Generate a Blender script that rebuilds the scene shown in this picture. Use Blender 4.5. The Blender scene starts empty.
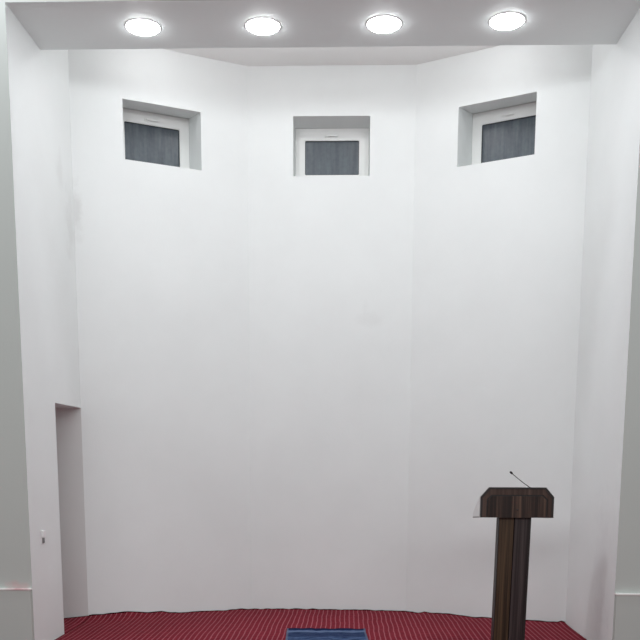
import bpy, bmesh, math, random
from mathutils import Vector, Matrix, noise

random.seed(7)
S = bpy.context.scene
COL = S.collection

# ---------------------------------------------------------------- dimensions
W = 2.2626                       # half width of the arched recess
D0, D1, D2, D3 = 6.9151, 7.6645, 8.4111, 9.1755
WL, WR = -0.7836, 0.8167         # corners of the straight back wall
ZS, ZC = 4.711, 5.1844           # soffit and recess ceiling heights
ZD = 1.9729                      # head of the side doorway
TH = 0.44                        # outer wall thickness

# ---------------------------------------------------------------- helpers
def link(o, parent=None):
    COL.objects.link(o)
    if parent is not None:
        o.parent = parent
    return o

def obj(name, bm, mat, parent=None, smooth=False, recalc=True):
    if recalc:
        bmesh.ops.recalc_face_normals(bm, faces=bm.faces)
    me = bpy.data.meshes.new(name)
    bm.to_mesh(me); bm.free()
    for m in (mat if isinstance(mat, (list, tuple)) else [mat]):
        me.materials.append(m)
    if smooth:
        for p in me.polygons: p.use_smooth = True
    return link(bpy.data.objects.new(name, me), parent)

def structure(o):
    o['kind'] = 'structure'; return o

def tag(o, label, cat, group=None):
    o['label'] = label; o['category'] = cat
    if group: o['group'] = group
    return o

def empty(name, loc, rz=0.0):
    o = bpy.data.objects.new(name, None)
    o.empty_display_size = .1
    o.location = loc; o.rotation_euler = (0, 0, rz)
    return link(o)

def add_box(bm, x0, x1, y0, y1, z0, z1, bevel=0.0, seg=2):
    r = bmesh.ops.create_cube(bm, size=1)
    vs = r['verts']
    for v in vs:
        v.co = Vector(((x0+x1)/2 + v.co.x*(x1-x0), (y0+y1)/2 + v.co.y*(y1-y0), (z0+z1)/2 + v.co.z*(z1-z0)))
    if bevel:
        es = list({e for v in vs for e in v.link_edges})
        bmesh.ops.bevel(bm, geom=es, offset=bevel, segments=seg, affect='EDGES', profile=.6)

def box(name, b, mat, parent=None, bevel=0.0):
    bm = bmesh.new(); add_box(bm, *b, bevel=bevel)
    return obj(name, bm, mat, parent)

def add_prism(bm, pts, axis, a, b):
    """closed outline pts (two coords each) extruded along axis from a to b"""
    def P(p, t):
        if axis == 'x': return (t, p[0], p[1])
        if axis == 'y': return (p[0], t, p[1])
        return (p[0], p[1], t)
    A = [bm.verts.new(P(p, a)) for p in pts]
    B = [bm.verts.new(P(p, b)) for p in pts]
    n = len(pts)
    bm.faces.new(A); bm.faces.new(list(reversed(B)))
    for i in range(n):
        j = (i+1) % n
        bm.faces.new((A[j], A[i], B[i], B[j]))

def add_tube(bm, pts, rad, n=8):
    rings = []
    pts = [Vector(p) for p in pts]
    for i, p in enumerate(pts):
        t = (pts[min(i+1, len(pts)-1)] - pts[max(i-1, 0)]).normalized()
        ref = Vector((0, 0, 1)) if abs(t.z) < .9 else Vector((1, 0, 0))
        u = t.cross(ref).normalized(); v = t.cross(u).normalized()
        r = rad[i] if isinstance(rad, (list, tuple)) else rad
        rings.append([bm.verts.new(p + (u*math.cos(2*math.pi*k/n) + v*math.sin(2*math.pi*k/n))*r) for k in range(n)])
    for a, b in zip(rings, rings[1:]):
        for k in range(n):
            bm.faces.new((a[k], a[(k+1) % n], b[(k+1) % n], b[k]))
    bm.faces.new(rings[0]); bm.faces.new(rings[-1])

def add_lathe(bm, prof, c=(0, 0, 0), n=32):
    rings = []
    for r, z in prof:
        if r < 1e-5:
            rings.append([bm.verts.new((c[0], c[1], c[2]+z))])
        else:
            rings.append([bm.verts.new((c[0]+r*math.cos(2*math.pi*k/n), c[1]+r*math.sin(2*math.pi*k/n), c[2]+z)) for k in range(n)])
    for a, b in zip(rings, rings[1:]):
        for k in range(n):
            k2 = (k+1) % n
            if len(a) == 1 and len(b) == 1: continue
            if len(a) == 1: bm.faces.new((a[0], b[k], b[k2]))
            elif len(b) == 1: bm.faces.new((a[k], a[k2], b[0]))
            else: bm.faces.new((a[k], a[k2], b[k2], b[k]))

# ---------------------------------------------------------------- materials
class NT:
    def __init__(s, name):
        s.m = bpy.data.materials.new(name); s.m.use_nodes = True
        s.t = s.m.node_tree; s.n = s.t.nodes; s.l = s.t.links
        s.p = s.n['Principled BSDF']
    def node(s, typ, ins=None, **kw):
        nd = s.n.new(typ)
        for k, v in kw.items(): setattr(nd, k, v)
        for k, v in (ins or {}).items():
            if hasattr(v, 'is_output') or isinstance(v, bpy.types.NodeSocket): s.l.new(v, nd.inputs[k])
            else: nd.inputs[k].default_value = v
        return nd
    def math(s, op, a, b=0.0, c=0.0, clamp=False):
        nd = s.node('ShaderNodeMath', {0: a, 1: b, 2: c}, operation=op); nd.use_clamp = clamp
        return nd.outputs[0]
    def mix(s, f, a, b):
        nd = s.n.new('ShaderNodeMix'); nd.data_type = 'RGBA'
        for i, v in ((0, f), (6, a), (7, b)):
            if isinstance(v, bpy.types.NodeSocket): s.l.new(v, nd.inputs[i])
            else: nd.inputs[i].default_value = v if i == 0 else (*v, 1)
        return nd.outputs[2]
    def noise(s, vec, scale, detail=3, rough=.5):
        return s.node('ShaderNodeTexNoise', {'Vector': vec, 'Scale': scale, 'Detail': detail, 'Roughness': rough}).outputs['Fac']
    def obj(s): return s.node('ShaderNodeTexCoord').outputs['Object']
    def mapping(s, vec, scale):
        return s.node('ShaderNodeMapping', {'Vector': vec, 'Scale': scale}).outputs[0]
    def bump(s, h, strength, dist):
        b = s.node('ShaderNodeBump', {'Height': h, 'Strength': strength, 'Distance': dist})
        s.l.new(b.outputs[0], s.p.inputs['Normal'])
    def ramp(s, f, lo, hi):
        return s.node('ShaderNodeMapRange', {0: f, 1: lo, 2: hi, 3: 0.0, 4: 1.0}, clamp=True).outputs[0]
    def color(s, c):
        if isinstance(c, bpy.types.NodeSocket): s.l.new(c, s.p.inputs['Base Color'])
        else: s.p.inputs['Base Color'].default_value = (*c, 1)
    def set(s, **kw):
        for k, v in kw.items(): s.p.inputs[k.replace('_', ' ')].default_value = v
        return s.m

def plain(name, c, rough=.5, metal=0.0):
    t = NT(name); t.color(c); t.set(Roughness=rough, Metallic=metal); return t.m

def paint(name, c, marks=(), mark_col=(.46, .45, .435), var=.03):
    """rolled wall paint: faint mottling, roller texture, a few scuffs and tinted patches at given places"""
    t = NT(name); o = t.obj()
    v = t.noise(o, 1.3, 4, .6)
    base = t.mix(t.ramp(v, .3, .7), tuple(k*(1-var) for k in c), tuple(min(1, k*(1+var*.4)) for k in c))
    for (cx, cy, cz, rx, ry, rz, amt) in marks:
        d = t.node('ShaderNodeVectorMath', {0: o, 1: (-cx, -cy, -cz)}, operation='ADD').outputs[0]
        d = t.node('ShaderNodeVectorMath', {0: d, 1: (1/rx, 1/ry, 1/rz)}, operation='MULTIPLY').outputs[0]
        ln = t.node('ShaderNodeVectorMath', {0: d}, operation='LENGTH').outputs['Value']
        n = t.noise(o, 7, 4, .65)
        f = t.math('ADD', ln, t.math('MULTIPLY', t.math('SUBTRACT', n, .5), 2.2))
        f = t.math('MULTIPLY', t.math('SUBTRACT', 1.0, t.ramp(f, .2, 1.0)), amt)
        base = t.mix(f, base, mark_col)
    t.color(base)
    h = t.noise(o, 60, 3, .5)
    h2 = t.noise(o, 2.2, 2, .5)
    t.bump(t.math('ADD', t.math('MULTIPLY', h, .25), h2), .18, .012)
    return t.set(Roughness=.62)

WHITE = (.82, .85, .845)
m_wall_back = paint('white_wall_paint', WHITE, [(.42, 9.18, 2.86, .20, .3, .10, .10), (.36, 9.18, 3.0, .05, .3, .10, .08)])
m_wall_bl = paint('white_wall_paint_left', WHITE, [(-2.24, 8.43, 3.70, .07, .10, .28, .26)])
m_wall_br = paint('white_wall_paint_right', WHITE)
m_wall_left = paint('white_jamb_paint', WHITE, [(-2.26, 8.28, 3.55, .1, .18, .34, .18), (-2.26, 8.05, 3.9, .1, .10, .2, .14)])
m_wall_right = paint('white_jamb_paint_grey_patches', WHITE, [(2.26, 7.35, .62, .1, .26, .75, .14), (2.26, 7.25, .1, .1, .22, .5, .14)], (.52, .52, .55))  # soft grey patches low on the front part of the wall
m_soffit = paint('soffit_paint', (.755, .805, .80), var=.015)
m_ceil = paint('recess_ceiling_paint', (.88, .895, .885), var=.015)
m_front = paint('grey_green_hall_paint', (.495, .528, .500), var=.02)
m_front_left = paint('grey_green_hall_paint_marked', (.495, .528, .500), [(-2.37, 6.915, .525, .10, .1, .04, .6)], (.60, .40, .40), var=.02)
m_lit_top_left = paint('ledge_top_lit_white_marked', (.86, .87, .84), [(-2.37, 6.89, .50, .10, .1, .1, .8)], (.62, .36, .38))
m_lit_top = plain('ledge_top_lit_white', (.86, .87, .84), .4)  # ledge top lit from above, that brightness put into the colour
m_reveal = paint('doorway_paint', (.80,.80,.79), var=.02)
m_pvc = plain('white_plastic_frame', (.87, .88, .865), .32)
m_gasket = plain('dark_rubber_gasket', (.05, .055, .06), .6)
m_lamp_ring = plain('white_lamp_ring', (.85, .85, .85), .35)
m_black = plain('black_plastic', (.012, .012, .013), .45)
m_plastic = plain('white_socket_plastic', (.86, .86, .86), .35)
m_hole = plain('dark_socket_hole', (.20, .20, .20), .7)

def glass_mat():
    t = NT('obscured_dark_glass'); o = t.obj()
    st = t.noise(t.mapping(o, (20, 20, 2.2)), 1.0, 4, .6)
    sp = t.noise(o, 30, 2, .5)
    f = t.math('ADD', t.math('MULTIPLY', st, .8), t.math('MULTIPLY', sp, .25))
    t.color(t.mix(t.ramp(f, .32, .78), (.055, .068, .086), (.140, .165, .185)))
    t.bump(sp, .15, .004)
    return t.set(Roughness=.3)
m_glass = glass_mat()

def lens_mat(strength):
    t = NT('lit_lamp_lens')
    t.color((.9, .9, .9))
    t.p.inputs['Emission Color'].default_value = (.965, .98, 1, 1)
    t.p.inputs['Emission Strength'].default_value = strength
    return t.m
m_lens = lens_mat(50.0)

def carpet_mat():
    t = NT('red_striped_carpet'); o = t.obj()
    xyz = t.node('ShaderNodeSeparateXYZ', {0: o})
    X, Y = xyz.outputs[0], xyz.outputs[1]
    wob = t.math('MULTIPLY', t.math('SUBTRACT', t.noise(o, 2.0, 2), .5), .03)
    px = t.math('FRACT', t.math('DIVIDE', t.math('ADD', t.math('ADD', X, wob), 10), .044))
    lx = t.math('SUBTRACT', 1.0, t.ramp(t.math('ABSOLUTE', t.math('SUBTRACT', px, .5)), .05, .15))
    py = t.math('FRACT', t.math('DIVIDE', Y, .085))
    ly = t.math('SUBTRACT', 1.0, t.ramp(t.math('ABSOLUTE', t.math('SUBTRACT', py, .5)), .12, .3))
    n = t.noise(o, 14, 4, .65)
    fine = t.noise(o, 160, 2, .6)
    base = t.mix(t.ramp(n, .3, .7), (.150, .012, .022), (.235, .021, .036))
    base = t.mix(t.math('MULTIPLY', ly, .30), base, (.105, .008, .016))
    dash = t.math('MULTIPLY', lx, t.math('ADD', .22, t.math('MULTIPLY', fine, .5)))
    base = t.mix(dash, base, (.52, .19, .22))
    t.color(base)
    t.bump(t.math('ADD', fine, t.math('MULTIPLY', lx, .7)), .5, .01)
    t.set(Roughness=.95); t.p.inputs['Sheen Weight'].default_value = .0
    t.p.inputs['Specular IOR Level'].default_value = .1
    return t.m
m_carpet = carpet_mat()
m_edge_shaded = plain('shaded_carpet_edge', (.030, .005, .008), 1.0)  # dark edge fibres, with the shade along the wall painted in
m_edge_shaded.node_tree.nodes['Principled BSDF'].inputs['Specular IOR Level'].default_value = 0

def rug_mat():
    t = NT('blue_woven_rug'); o = t.obj()
    xyz = t.node('ShaderNodeSeparateXYZ', {0: o})
    X, Y = xyz.outputs[0], xyz.outputs[1]            # object origin at rug centre
    wv = t.math('MULTIPLY', t.math('SUBTRACT', t.noise(t.mapping(o, (1, 1, 1)), 16, 3), .5), .05)
    yy = t.math('ADD', Y, wv)
    bl = t.noise(t.mapping(o, (10, 34, 1)), 1.0, 4, .65)
    base = t.mix(t.ramp(bl, .40, .60), (.008, .020, .068), (.070, .112, .220))
    # dark navy band close to the far end, pale line between it and the fringe
    band = t.math('MULTIPLY', t.ramp(yy, .22, .26), t.math('SUBTRACT', 1.0, t.ramp(yy, .41, .44)))
    base = t.mix(t.math('MULTIPLY', band, t.ramp(bl, .25, .75)), base, (.003, .008, .042))
    pale = t.math('MULTIPLY', t.ramp(yy, .43, .46), t.math('SUBTRACT', 1.0, t.ramp(yy, .49, .52)))
    base = t.mix(t.math('MULTIPLY', pale, .7), base, (.125, .165, .275))
    base = t.mix(t.math('MULTIPLY', t.ramp(yy, .515, .53), t.ramp(bl, .2, .5)), base, (.004, .009, .040))
    ax = t.math('ABSOLUTE', X)
    side = t.ramp(ax, .328, .340)
    base = t.mix(t.math('MULTIPLY', side, .6), base, (.16, .17, .24))
    t.color(base)
    t.bump(t.noise(o, 120, 2), .5, .006)
    t.p.inputs['Specular IOR Level'].default_value = .1
    return t.set(Roughness=.95)
m_rug = rug_mat()
m_fringe = plain('navy_fringe', (.008, .009, .028), .95)

def wood_mat(name, dark, mid, light, rough=.42, seed=0.0):
    t = NT(name); o = t.obj()
    o2 = t.node('ShaderNodeVectorMath', {0: o, 1: (seed, seed*.7, 0)}, operation='ADD').outputs[0]
    wide = t.noise(t.mapping(o2, (22, 22, .35)), 1.0, 3, .55)
    fine = t.noise(t.mapping(o2, (90, 90, 1.4)), 1.0, 4, .6)
    c = t.mix(t.ramp(wide, .38, .60), dark, mid)
    c = t.mix(t.math('MULTIPLY', t.ramp(t.math('ADD', t.math('MULTIPLY', wide, .6), t.math('MULTIPLY', fine, .4)), .50, .64), .85), c, light)
    t.color(c)
    t.bump(fine, .08, .002)
    t.p.inputs['Specular IOR Level'].default_value = .25
    return t.set(Roughness=rough)
m_wood = wood_mat('dark_walnut_laminate', (.017, .010, .008), (.042, .024, .018), (.120, .072, .050))
m_wood_frame = wood_mat('brown_walnut_frame', (.044, .026, .020), (.070, .042, .032), (.100, .064, .050), seed=3.1)
m_wood_warm = wood_mat('warm_brown_laminate', (.016, .009, .005), (.045, .027, .014), (.100, .062, .034), seed=1.7)
m_wood_cool = wood_mat('cool_brown_laminate', (.016, .011, .011), (.038, .028, .028), (.070, .055, .053), seed=5.3)
m_edge = plain('near_black_edging', (.012, .007, .006), .5)
m_pale = plain('pale_grey_laminate', (.74, .74, .73), .35)

# ---------------------------------------------------------------- the shell
pts = [(-W, D2), (WL, D3), (WR, D3), (W, D2)]
def off(i):
    """outer mitred corner of the recess wall"""
    def nrm(a, b):
        d = Vector((b[0]-a[0], b[1]-a[1])).normalized(); return Vector((-d.y, d.x))
    if i == 0:
        n = nrm(pts[0], pts[1]); return Vector((-W, D2 + TH/n.y))
    if i == 3:
        n = nrm(pts[2], pts[3]); return Vector((W, D2 + TH/n.y))
    n1 = nrm(pts[i-1], pts[i]); n2 = nrm(pts[i], pts[i+1])
    m = (n1+n2).normalized()
    return Vector(pts[i]) + m*(TH/m.dot(n1))

Z_BOT, Z_TOP = -.12, 6.2
def pierced_wall(name, i, u0, u1, za, zb, rise, mat):
    a, b = Vector(pts[i]), Vector(pts[i+1]); d = (b-a).normalized(); n = Vector((-d.y, d.x)); L = (b-a).length
    oa, ob = off(i), off(i+1)
    us = [0, u0, u1, L]; zs = [Z_BOT, za, zb, Z_TOP]
    bm = bmesh.new()
    I, O = {}, {}
    for p in range(4):
        q = a + d*us[p]
        if p == 0: qo = oa
        elif p == 3: qo = ob
        else: qo = q + n*TH
        for z in range(4):
            I[p, z] = bm.verts.new((q.x, q.y, zs[z])); O[p, z] = bm.verts.new((qo.x, qo.y, zs[z] + (rise if z == 2 else 0)))
    for p in range(3):
        for z in range(3):
            if (p, z) == (1, 1): continue
            bm.faces.new((I[p, z], I[p+1, z], I[p+1, z+1], I[p, z+1]))
            bm.faces.new((O[p, z+1], O[p+1, z+1], O[p+1, z], O[p, z]))
    def quad(A, B): bm.faces.new((I[A], I[B], O[B], O[A]))
    quad((1, 1), (2, 1)); quad((2, 1), (2, 2)); quad((2, 2), (1, 2)); quad((1, 2), (1, 1))
    for k in range(3):
        quad((k, 0), (k+1, 0)); quad((k, 3), (k+1, 3)); quad((0, k), (0, k+1)); quad((3, k), (3, k+1))
    return structure(obj(name, bm, mat)), a, d, n

L1 = math.hypot(WL+W, D3-D2); L2 = math.hypot(W-WR, D3-D2)
HOLES = [(.466, 1.201, 4.1938, 4.7054), (-.3476-WL, .3867-WL, 4.2014, 4.7391), (.4315+0, 1.1647, 4.2145, 4.7369)]
RISE = [.068, 0.0, .068]              # the heads of the outer two reveals slope up towards the frame
DEEP = [.362, .318, .365]

def window(name, a, d, n, hole, rise, Y):
    """white framed tilt window at the back of the deep reveal"""
    u0, u1, za, zb = hole
    c = a + d*((u0+u1)/2)
    r = empty(name, (c.x, c.y, za), math.atan2(d.y, d.x))   # local x along wall, y outward
    w = (u1-u0)/2; h = zb-za + rise*Y/TH
    def ring(nm, xo, zo0, zo1, xi, zi0, zi1, y0, y1, mat, bev, par):
        bm = bmesh.new()
        o = [(-xo, zo0), (xo, zo0), (xo, zo1), (-xo, zo1)]
        i = [(-xi, zi0), (xi, zi0), (xi, zi1), (-xi, zi1)]
        vo = [[bm.verts.new((p[0], y, p[1])) for p in o] for y in (y0, y1)]
        vi = [[bm.verts.new((p[0], y, p[1])) for p in i] for y in (y0, y1)]
        for k in range(4):
            j = (k+1) % 4
            bm.faces.new((vo[0][k], vo[0][j], vi[0][j], vi[0][k]))
            bm.faces.new((vo[1][j], vo[1][k], vi[1][k], vi[1][j]))
            bm.faces.new((vo[0][j], vo[0][k], vo[1][k], vo[1][j]))
            bm.faces.new((vi[0][k], vi[0][j], vi[1][j], vi[1][k]))
        if bev:
            bmesh.ops.recalc_face_normals(bm, faces=bm.faces)
            bmesh.ops.bevel(bm, geom=[e for e in bm.edges if abs(e.calc_face_angle(0)) > 1], offset=bev, segments=2, affect='EDGES')
        return obj(nm, bm, mat, par)
    fr = ring('window_frame', w-.002, .002, h-.002, w-.040, .040, h-.040, Y, Y+.07, m_pvc, .003, r)
    sx = w-.034
    sa = ring('window_sash', sx, .034, h-.034, sx-.066, .100, h-.118, Y-.012, Y+.055, m_pvc, .005, r)
    gx = sx-.066
    ring('window_gasket', gx+.002, .098, h-.116, gx-.005, .105, h-.123, Y+.002, Y+.03, m_gasket, 0, sa)
    box('window_pane', (-gx-.004, gx+.004, Y+.014, Y+.034, .096, h-.114), m_glass, sa)
    bm = bmesh.new()
    add_box(bm, -.075, -.028, Y-.024, Y-.011, h-.094, h-.064, .004)
    add_box(bm, -.065, .055, Y-.044, Y-.026, h-.089, h-.069, .006)
    add_box(bm, -.060, -.040, Y-.030, Y-.020, h-.088, h-.070)
    obj('window_handle', bm, m_pvc, sa)
    bm = bmesh.new()
    add_box(bm, -w+.004, w-.004, Y+.005, Y+.10, -.0, .018)
    obj('window_sill', bm, m_pvc, r)
    return structure(r)

for i, (nm, mt) in enumerate((('wall_back_left', m_wall_bl), ('wall_back', m_wall_back), ('wall_back_right', m_wall_br))):
    o, a, d, n = pierced_wall(nm, i, *HOLES[i], RISE[i], mt)
    window('window_%d' % (i+1), a, d, n, HOLES[i], RISE[i], DEEP[i])

# left side wall with its doorway running up to the corner
PL = 1.2
bm = bmesh.new()
add_prism(bm, [(D0+.004, Z_BOT), (D1, Z_BOT), (D1, ZD), (D2, ZD), (D2, Z_TOP), (D0+.004, Z_TOP)], 'x', -W-PL, -W)
structure(obj('wall_left', bm, m_wall_left))
structure(box('wall_doorway_reveal', (-W-PL, -W-.0005, D2, D2+.09, Z_BOT, ZD+.3), m_reveal))
structure(box('wall_doorway_end', (-W-PL-.1, -W-PL, D1-.1, D2+.09, Z_BOT, ZD+.3), m_reveal))
structure(box('wall_right', (W, W+.45, D0+.004, D2, Z_BOT, Z_TOP), m_wall_right))
# hall wall around the opening
for nm, b in (('wall_front_left', (-W-3.2, -W, D0, D0+.004, Z_BOT, Z_TOP)), ('wall_front_right', (W, W+3.2, D0, D0+.004, Z_BOT, Z_TOP)),
              ('wall_front_header', (-W, W, D0, D0+.004, ZS, Z_TOP))):
    structure(box(nm, b, m_front_left if nm == 'wall_front_left' else m_front))
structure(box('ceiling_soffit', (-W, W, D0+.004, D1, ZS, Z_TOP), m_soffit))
bm = bmesh.new()
add_prism(bm, [(-W, D1), (W, D1), (W, D2), (WR, D3), (WL, D3), (-W, D2)], 'z', ZC, ZC+.15)
structure(obj('ceiling', bm, m_ceil))

# painted dado ledge on the hall wall, both sides, the light on its top painted in as a pale strip
for k, (x0, x1) in enumerate(((-W-3.2, -W-.004), (W+.004, W+3.2))):
    r = structure(box('trim_%d' % (k+1), (x0, x1, D0-.032, D0, 0.0, .492), m_front))
    capn = box('ledge_lit_top', (x0, x1 + (.006 if k == 0 else 0), D0-.040, D0, .492, .506), m_lit_top_left if k == 0 else m_lit_top, r, bevel=.003)
    if k == 1: capn.location.x = -.006

# ---------------------------------------------------------------- floor and carpet
RIM = [(-2.262, .030), (-2.233, .032), (-2.037, .036), (-1.916, .042), (-1.82, .029), (-1.731, .016), (-1.624, .022), (-1.552, .003), (-1.461, -.007),
       (-1.276, -.008), (-1.039, -.016), (-.885, -.012), (-.836, -.021), (-.59, -.018), (-.279, -.015), (.031, -.019), (.341, -.02),
       (.701, -.027), (.874, -.033), (.923, -.037), (.991, -.018), (1.069, -.024), (1.241, -.016), (1.409, -.024), (1.483, -.03),
       (1.538, -.018), (1.655, -.019), (1.963, -.005), (2.091, -.005), (2.19, .000), (2.225, .016), (2.262, .006)]
def rim_z(x):
    for (a, za), (b, zb) in zip(RIM, RIM[1:]):
        if a <= x <= b:
            return za + (zb-za)*(x-a)/(b-a)
    return RIM[0][1] if x < 0 else RIM[-1][1]
def back_y(x):
    if x < WL: return D2 + (x+W)/(WL+W)*(D3-D2)
    if x > WR: return D2 + (W-x)/(W-WR)*(D3-D2)
    return D3
XS = sorted(set([-W+.008 + (2*W-.016)*k/150 for k in range(151)]))
GAP = .012
TT = [0, .01, .03, .07, .13, .22, .34, .5, .7, 1.0]
FRONT = D0-.5
def sheet(bm, drop, gap, curl):
    rows = []
    for x in XS:
        yb = back_y(x)-gap; col = []
        for t in TT:
            y = yb + (FRONT-yb)*t
            dist = yb-y
            z = rim_z(x)
            k = max(0, 1-dist/(.9 if z < 0 else .30))**2
            zz = (z if curl else min(z, 0)) * k
            if curl: zz -= .003*abs(noise.noise((x*5, y*5, 1)))*min(1, dist*6)
            col.append(bm.verts.new((x, y, zz-drop)))
        rows.append(col)
    for a, b in zip(rows, rows[1:]):
        for k in range(len(TT)-1):
            bm.faces.new((a[k], a[k+1], b[k+1], b[k]))
    return rows
bm = bmesh.new()
sheet(bm, .016, -.05, False)
for v in list(bm.verts): pass
vs = [bm.verts.new(p) for p in ((-6, 1.2, -.016), (6, 1.2, -.016), (6, D0+.02, -.016), (-6, D0+.02, -.016))]
bm.faces.new(vs)
vs = [bm.verts.new(p) for p in ((-W-PL, D1, -.016), (-W+.02, D1, -.016), (-W+.02, D2, -.016), (-W-PL, D2, -.016))]
bm.faces.new(vs)
r = bmesh.ops.extrude_face_region(bm, geom=list(bm.faces))
for v in r['geom']:
    if isinstance(v, bmesh.types.BMVert): v.co.z -= .10
structure(obj('floor', bm, plain('concrete_screed', (.35, .34, .33), .8)))

bm = bmesh.new()
rows = sheet(bm, 0, GAP, True)
# hall part of the carpet, stopping at the ledge, and the strip in the doorway
def door_z(x): return -.004 + .034*max(0, 1-(-W-x)/.26)
def grid(x0, x1, y0, y1, nx, ny, zf):
    vv = [[bm.verts.new((x0+(x1-x0)*i/nx, y0+(y1-y0)*j/ny, zf(x0+(x1-x0)*i/nx, y0+(y1-y0)*j/ny))) for j in range(ny+1)] for i in range(nx+1)]
    for i in range(nx):
        for j in range(ny):
            bm.faces.new((vv[i][j], vv[i+1][j], vv[i+1][j+1], vv[i][j+1]))
grid(-5.9, -W+.008, 1.3, D0-.045, 10, 6, lambda x, y: 0)
grid(W-.008, 5.9, 1.3, D0-.045, 10, 6, lambda x, y: 0)
grid(-W+.008, W-.008, 1.3, FRONT, 20, 6, lambda x, y: 0)
grid(-W-PL+.03, -W+.008, D1+.008, D2-GAP, 12, 12, lambda x, y: door_z(x)*max(0, 1-(D2-GAP-y)/.30)**2)
carpet = obj('carpet', bm, m_carpet, smooth=True)
md = carpet.modifiers.new('pile', 'SOLIDIFY'); md.thickness = .012; md.offset = -1
tag(carpet, 'dark red fitted carpet with thin pink stripes and curled edge along the white walls', 'carpet')
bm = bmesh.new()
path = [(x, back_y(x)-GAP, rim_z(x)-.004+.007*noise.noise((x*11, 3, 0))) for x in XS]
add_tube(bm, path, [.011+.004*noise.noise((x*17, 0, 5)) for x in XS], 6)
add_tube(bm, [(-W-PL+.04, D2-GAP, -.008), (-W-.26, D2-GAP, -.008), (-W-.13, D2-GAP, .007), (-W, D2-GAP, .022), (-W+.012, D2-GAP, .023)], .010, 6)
o = obj('carpet_edge', bm, m_edge_shaded, carpet, smooth=True)
o['label'] = 'frayed cut edge of the carpet, its shade painted in'

# ---------------------------------------------------------------- small blue rug
RC = Vector((.044, 7.325, 0))
rug = empty('rug', (RC.x, RC.y, .001), math.radians(2.4))
tag(rug, 'small dark blue woven rug lying on the red carpet in the middle of the alcove', 'rug')
bm = bmesh.new()
NX, NY = 28, 46
RW, RL = .349, .565
top, bot = [], []
for i in range(NX+1):
    ct, cb = [], []
    for j in range(NY+1):
        x = -RW + 2*RW*i/NX; y = -RL + 2*RL*j/NY
        z = .012 + .004*noise.noise((x*7, y*7, 9)) + (.012*(1+noise.noise((x*9, 2, 4))) * max(0, (y-.50)/.065) if y > .50 else 0)
        x2 = x + .004*noise.noise((y*6, 0, 2)); y2 = y + .006*noise.noise((x*9, 1, 2))
        ct.append(bm.verts.new((x2, y2, z))); cb.append(bm.verts.new((x2, y2, max(.001, z-.011))))
    top.append(ct); bot.append(cb)
for i in range(NX):
    for j in range(NY):
        bm.faces.new((top[i][j], top[i+1][j], top[i+1][j+1], top[i][j+1]))
        bm.faces.new((bot[i][j+1], bot[i+1][j+1], bot[i+1][j], bot[i][j]))
for i in range(NX):
    bm.faces.new((bot[i][0], bot[i+1][0], top[i+1][0], top[i][0])); bm.faces.new((top[i][NY], top[i+1][NY], bot[i+1][NY], bot[i][NY]))
for j in range(NY):
    bm.faces.new((top[0][j], top[0][j+1], bot[0][j+1], bot[0][j])); bm.faces.new((bot[NX][j], bot[NX][j+1], top[NX][j+1], top[NX][j]))
o = obj('pile', bm, m_rug, rug, smooth=True)
for sgn in (1, -1):
    o2 = [(-RW+.004, sgn*(RL-.012))]
    x = -RW+.004
    while x < RW-.012:
        l = .012 + .026*random.random()
        o2 += [(x, sgn*(RL+.002)), (x+.003, sgn*(RL+l)), (x+.007, sgn*(RL+l-.003)), (x+.008, sgn*(RL+.001))]
        x += random.choice((.010, .011, .013, .028))
    o2.append((RW-.004, sgn*(RL-.012)))
    bm = bmesh.new(); add_prism(bm, o2, 'z', .0135 if sgn > 0 else .006, .0175 if sgn > 0 else .010)
    o = obj('fringe', bm, m_fringe, rug); o['label'] = 'dark ragged fringe along the short end'

# ---------------------------------------------------------------- ceiling downlights
def make_lamp():
    r = empty('downlight', (0, 0, ZS))
    bm = bmesh.new()
    add_lathe(bm, [(.122, 0.0), (.136, 0.0), (.136, -.002), (.133, -.004), (.124, -.004), (.122, -.003), (.122, 0.0)], n=40)
    obj('trim_ring', bm, m_lamp_ring, r, smooth=True)
    bm = bmesh.new()
    prof = [(.123, -.001)] + [(.123*math.cos(t*math.pi/2/8), -.005-.021*math.sin(t*math.pi/2/8)) for t in range(8)] + [(0, -.026)]
    add_lathe(bm, prof, n=32)
    o = obj('lamp_lens', bm, m_lens, r, smooth=True)
    o['label'] = 'glowing white lens'
    return r
lamp0 = make_lamp()
LAMPS = [(-1.363, 7.302, 'leftmost of the four glowing round downlights in the soffit'),
         (-.461, 7.306, 'second glowing downlight from the left, above the gap between left and middle windows'),
         (.443, 7.294, 'third glowing downlight from the left, just right of the middle window'),
         (1.348, 7.267, 'rightmost glowing round downlight in the soffit, above the right window')]
for i, (x, y, lb) in enumerate(LAMPS):
    if i == 0: r = lamp0
    else:
        r = lamp0.copy(); COL.objects.link(r)
        for ch in list(lamp0.children):
            c = ch.copy(); COL.objects.link(c); c.parent = r
    r.location = (x, y, ZS)
    tag(r, lb, 'ceiling light', 'round downlights in the soffit')

# second row of downlights, set in the recess ceiling behind the beam (hidden by it from the hall)
sp2 = bpy.data.lights.new('recess_lamp_light', 'POINT')
sp2.energy = 4.5; sp2.shadow_soft_size = .06; sp2.color = (1, .985, 1)
for x in (-1.363, -.461, .443, 1.348):
    b = bpy.data.objects.new('recess_lamp_light', sp2); b.location = (x, 8.2, ZC-.14); link(b)

# ---------------------------------------------------------------- lectern
CX, FY = 1.5245, 7.10            # centre and front face of the head
pod = empty('lectern', (CX, FY+.17, .003))
tag(pod, 'dark walnut lectern with chamfered head on a narrow column, right of the blue rug', 'lectern')
B, T = 1.064-.001, 1.299-.001
hw = .2835
def outline(w, b, t, cx, cz):
    return [(-w, b), (w, b), (w, t-cz), (w-cx, t), (-w+cx, t), (-w, t-cz)]
y0 = FY-(FY+.17)
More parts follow.
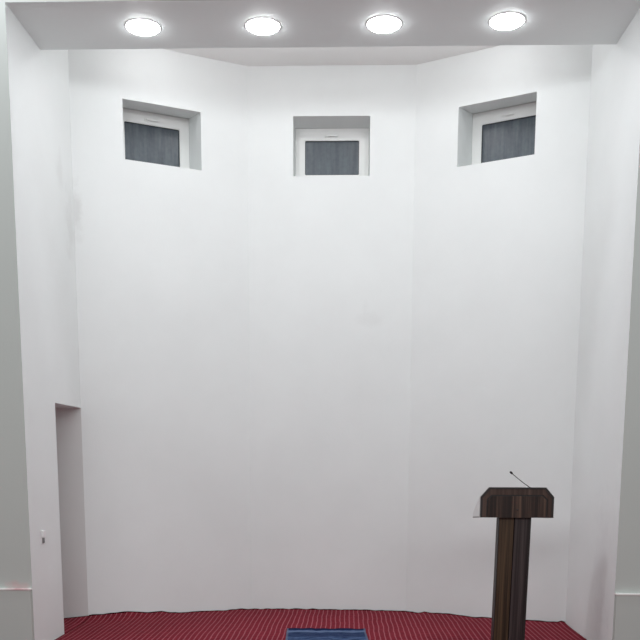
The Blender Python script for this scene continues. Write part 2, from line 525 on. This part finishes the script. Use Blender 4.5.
# head body: tall at the front, low at the back, desk top sloping down to the speaker
def head_shell(bm, w, b, t, cx, cz, ya, yb, low):
    o = outline(w, b, t, cx, cz)
    A = [bm.verts.new((p[0], ya, p[1])) for p in o]
    Bv = [bm.verts.new((p[0], yb, b-.025 + (p[1]-b)*low)) for p in o]
    return A, Bv
A_o = outline(hw, B, T, .064, .074)
def hz(p): return B-.022 + (p[1]-B)*.22
YB = .37 + y0
bm = bmesh.new()
Af = [bm.verts.new((p[0], y0+.02, p[1])) for p in A_o]; Ab = [bm.verts.new((p[0], YB, hz(p))) for p in A_o]
bm.faces.new(Af); bm.faces.new(list(reversed(Ab))); bm.faces.new((Af[1], Af[0], Ab[0], Ab[1]))
bm.faces.new((Af[4], Af[3], Ab[3], Ab[4]))
bm.faces.new((Af[2], Af[1], Ab[1], Ab[2])); bm.faces.new((Af[3], Af[2], Ab[2], Ab[3]))
bm.faces.new((Af[5], Af[4], Ab[4], Ab[5])); bm.faces.new((Af[0], Af[5], Ab[5], Ab[0]))
head = obj('head', bm, m_wood, pod)
def side_panel(sgn):
    bm = bmesh.new(); vin, vout = [], []
    ids = (1, 2, 3) if sgn > 0 else (0, 5, 4)
    for k, i in enumerate(ids):
        p = A_o[i]
        for (yy, zz) in ((y0+.022, p[1]), (YB-.004, hz(p))):
            q = Vector((p[0], yy, zz))
            d = Vector((sgn, 0, 0)) if k == 0 else Vector((sgn, 0, .6)).normalized() if k == 1 else Vector((sgn*.55, 0, .83))
            vin.append(bm.verts.new(q)); vout.append(bm.verts.new(q + d*.006))
    for k in (0, 2):
        bm.faces.new((vout[k], vout[k+1], vout[k+3], vout[k+2])); bm.faces.new((vin[k], vin[k+2], vin[k+3], vin[k+1]))
    for a, b in ((0, 1), (1, 3), (3, 5), (5, 4), (4, 2), (2, 0)):
        bm.faces.new((vin[a], vin[b], vout[b], vout[a]))
    o = obj('side_panel', bm, m_pale, pod); o['label'] = 'pale grey side of the lectern head'
    e = bmesh.new(); add_tube(e, [(sgn*(hw+.004), y0+.024, B+.002), (sgn*(hw+.004), YB-.004, B-.020)], .0045, 6)
    o = obj('bottom_edging', e, m_wood_frame, pod)
side_panel(-1); side_panel(1)
# front: near-black edging, brown frame, black groove and raised inner panel
def band(name, o1, o2, ya, yb, mat):
    """open-bottom band between two six-point outlines (bottom, sides and chamfers)"""
    bm = bmesh.new(); order = (1, 2, 3, 4, 5, 0)
    V = [[bm.verts.new((o[i][0], y, o[i][1])) for i in order] for o in (o1, o2) for y in (ya, yb)]
    of, ob, nf, nb = V
    for k in range(5):
        bm.faces.new((of[k], of[k+1], nf[k+1], nf[k])); bm.faces.new((ob[k+1], ob[k], nb[k], nb[k+1]))
        bm.faces.new((of[k+1], of[k], ob[k], ob[k+1])); bm.faces.new((nf[k], nf[k+1], nb[k+1], nb[k]))
    for k in (0, 5): bm.faces.new((of[k], nf[k], nb[k], ob[k]))
    return obj(name, bm, mat, pod)
e1 = outline(hw, B, T, .064, .074); e2 = outline(hw-.014, B, T-.013, .060, .069)
e3 = outline(hw-.046, B, T-.058, .036, .036); e4 = outline(hw-.056, B, T-.068, .032, .032)
o = band('edging', e1, e2, y0-.006, y0+.022, m_edge); o['label'] = 'near-black edging strip'
band('front_frame', e2, e3, y0, y0+.022, m_wood_frame)
o = band('groove', e3, e4, y0+.008, y0+.022, m_edge); o['label'] = 'black arched groove'
bm = bmesh.new(); add_prism(bm, e4, 'y', y0-.002, y0+.021); obj('front_panel', bm, m_wood, pod)
bm = bmesh.new(); add_lathe(bm, [(0, 0), (.007, 0), (.006, .004), (0, .005)], n=14)
for v in bm.verts: v.co = Vector((v.co.x+.004, y0-.002-v.co.z, v.co.y+B+.062))
o = obj('screw', bm, m_edge, pod); o['label'] = 'small dark screw head'
# column of two boards, a warm brown one and a cooler one, parted by a groove
s0, s1, sg = 1.396-CX, 1.650-CX, 1.517-CX
box('column_core', (s0+.006, s1-.006, y0+.075, y0+.16, .03, B-.001), m_edge, pod)
o = box('column_board', (s0+.006, sg-.0025, y0+.050, y0+.165, .03, B-.0005), m_wood_warm, pod, bevel=.003); o['label'] = 'warm brown board, left half of the column'
o = box('column_board', (sg+.0025, s1-.012, y0+.046, y0+.165, .03, B-.0005), m_wood_cool, pod, bevel=.003); o['label'] = 'greyer brown board, right half of the column'
box('column_edging', (s0, s0+.006, y0+.052, y0+.165, .03, B-.0005), m_edge, pod, bevel=.0015)
box('column_edging', (s1-.012, s1, y0+.052, y0+.165, .03, B-.0005), m_edge, pod, bevel=.002)
box('base', (s0-.02, s1+.02, y0+.02, y0+.19, .0, .03), m_wood, pod, bevel=.006)

# the column leans very slightly
for o in list(pod.children):
    if o.name.startswith(('column', 'base')):
        o.matrix_basis = Matrix.Translation((0, 0, B)) @ Matrix.Rotation(math.radians(.85), 4, 'Y') @ Matrix.Translation((0, 0, -B))
# gooseneck microphone standing on the sloping desk
def desk_z(y):                   # y in lectern space
    t = (y-(y0+.02))/(YB-(y0+.02)); return T + (B-.022+(T-B)*.22 - T)*t
mx, my = 1.640-CX, y0+.075
mz = desk_z(my)+.012
mic = empty('microphone', (CX+mx, FY+.17+my, mz+.001))
tag(mic, 'thin black gooseneck microphone leaning left from the lectern top', 'microphone')
slope = math.atan2(B-.022+(T-B)*.22-T, YB-y0-.02)
bm = bmesh.new(); add_lathe(bm, [(0, 0), (.022, 0), (.022, .006), (.012, .012), (.006, .022), (0, .022)], n=20)
bmesh.ops.rotate(bm, verts=bm.verts, cent=(0, 0, 0), matrix=Matrix.Rotation(slope, 3, 'X'))
obj('mic_base', bm, m_black, mic, smooth=True)
end = Vector((1.484-(CX+mx), -.03, 1.407-mz))
start = Vector((0, .005, .016))
nk = [start.lerp(end, t) + Vector((0, 0, -.004*math.sin(math.pi*t))) for t in [k/14 for k in range(15)]]
bm = bmesh.new(); add_tube(bm, nk, .0030, 8); obj('gooseneck', bm, m_black, mic, smooth=True)
dv = (nk[-1]-nk[-2]).normalized()
bm = bmesh.new(); add_tube(bm, [end-dv*.006, end-dv*.002, end+dv*.004, end+dv*.014, end+dv*.020, end+dv*.023], [.004, .0075, .009, .009, .007, .003], 12)
obj('mic_capsule', bm, m_black, mic, smooth=True)

# ---------------------------------------------------------------- cable outlet on the left jamb
sock = empty('cable_outlet', (-W+.0005, 7.20, .885))
tag(sock, 'small white plastic cable outlet low on the left jamb', 'outlet')
box('cover', (0, .022, -.030, .030, -.005, .050), m_plastic, sock, bevel=.006)
box('back_plate', (0, .006, -.030, .030, -.058, .050), m_plastic, sock, bevel=.002)
o = box('socket_hole', (.006, .014, -.020, .022, -.052, -.010), m_hole, sock, bevel=.004); o['label'] = 'dark opening under the cover'

# ---------------------------------------------------------------- light of the hall
def area(name, loc, aim, sx, sy, power, col):
    l = bpy.data.lights.new(name, 'AREA'); l.shape = 'RECTANGLE'; l.size = sx; l.size_y = sy; l.energy = power; l.color = col
    o = bpy.data.objects.new(name, l); o.location = loc
    o.rotation_euler = (Vector(aim)-Vector(loc)).to_track_quat('-Z', 'Y').to_euler()
    return link(o)
area('hall_fill', (0, -1.5, 4.1), (0, 9, 3.0), 9.0, 1.6, 300, (.96, .98, 1))  # added frontal fill to brighten the back wall, not a hall fitting
area('hall_wall_lamp', (-2.9, 6.3, 6.1), (-2.9, 6.7, 0), .6, .3, 75, (.93, .95, 1))
area('hall_wall_lamp', (2.9, 6.3, 6.1), (2.9, 6.7, 0), .6, .3, 60, (.93, .95, 1))
w = bpy.data.worlds.new('hall_ambient'); S.world = w; w.use_nodes = True
w.node_tree.nodes['Background'].inputs[0].default_value = (.97, .99, 1, 1)
w.node_tree.nodes['Background'].inputs[1].default_value = .35

# ---------------------------------------------------------------- camera
cd = bpy.data.cameras.new('camera'); cam = bpy.data.objects.new('camera', cd); link(cam)
cd.sensor_width = 36; cd.sensor_fit = 'HORIZONTAL'; cd.lens = 900.5583*36/640
cd.shift_x = 0; cd.shift_y = (601.8717-320)/640
cd.clip_start = .05; cd.clip_end = 60
R = Vector((.99952883, .03044108, .00393246)); U = Vector((-.0085974, .15467131, .98792858)); F = Vector((-.02946538, .9874969, -.15486015))
mtx = Matrix((R, U, -F)).transposed().to_4x4(); mtx.translation = Vector((.2012, 0, 1.5))
cam.matrix_world = mtx
S.camera = cam
S.view_settings.view_transform = 'Standard'; S.view_settings.look = 'None'
S.view_settings.gamma = 1.0; S.view_settings.use_curve_mapping = False
S.view_settings.exposure = 0.0
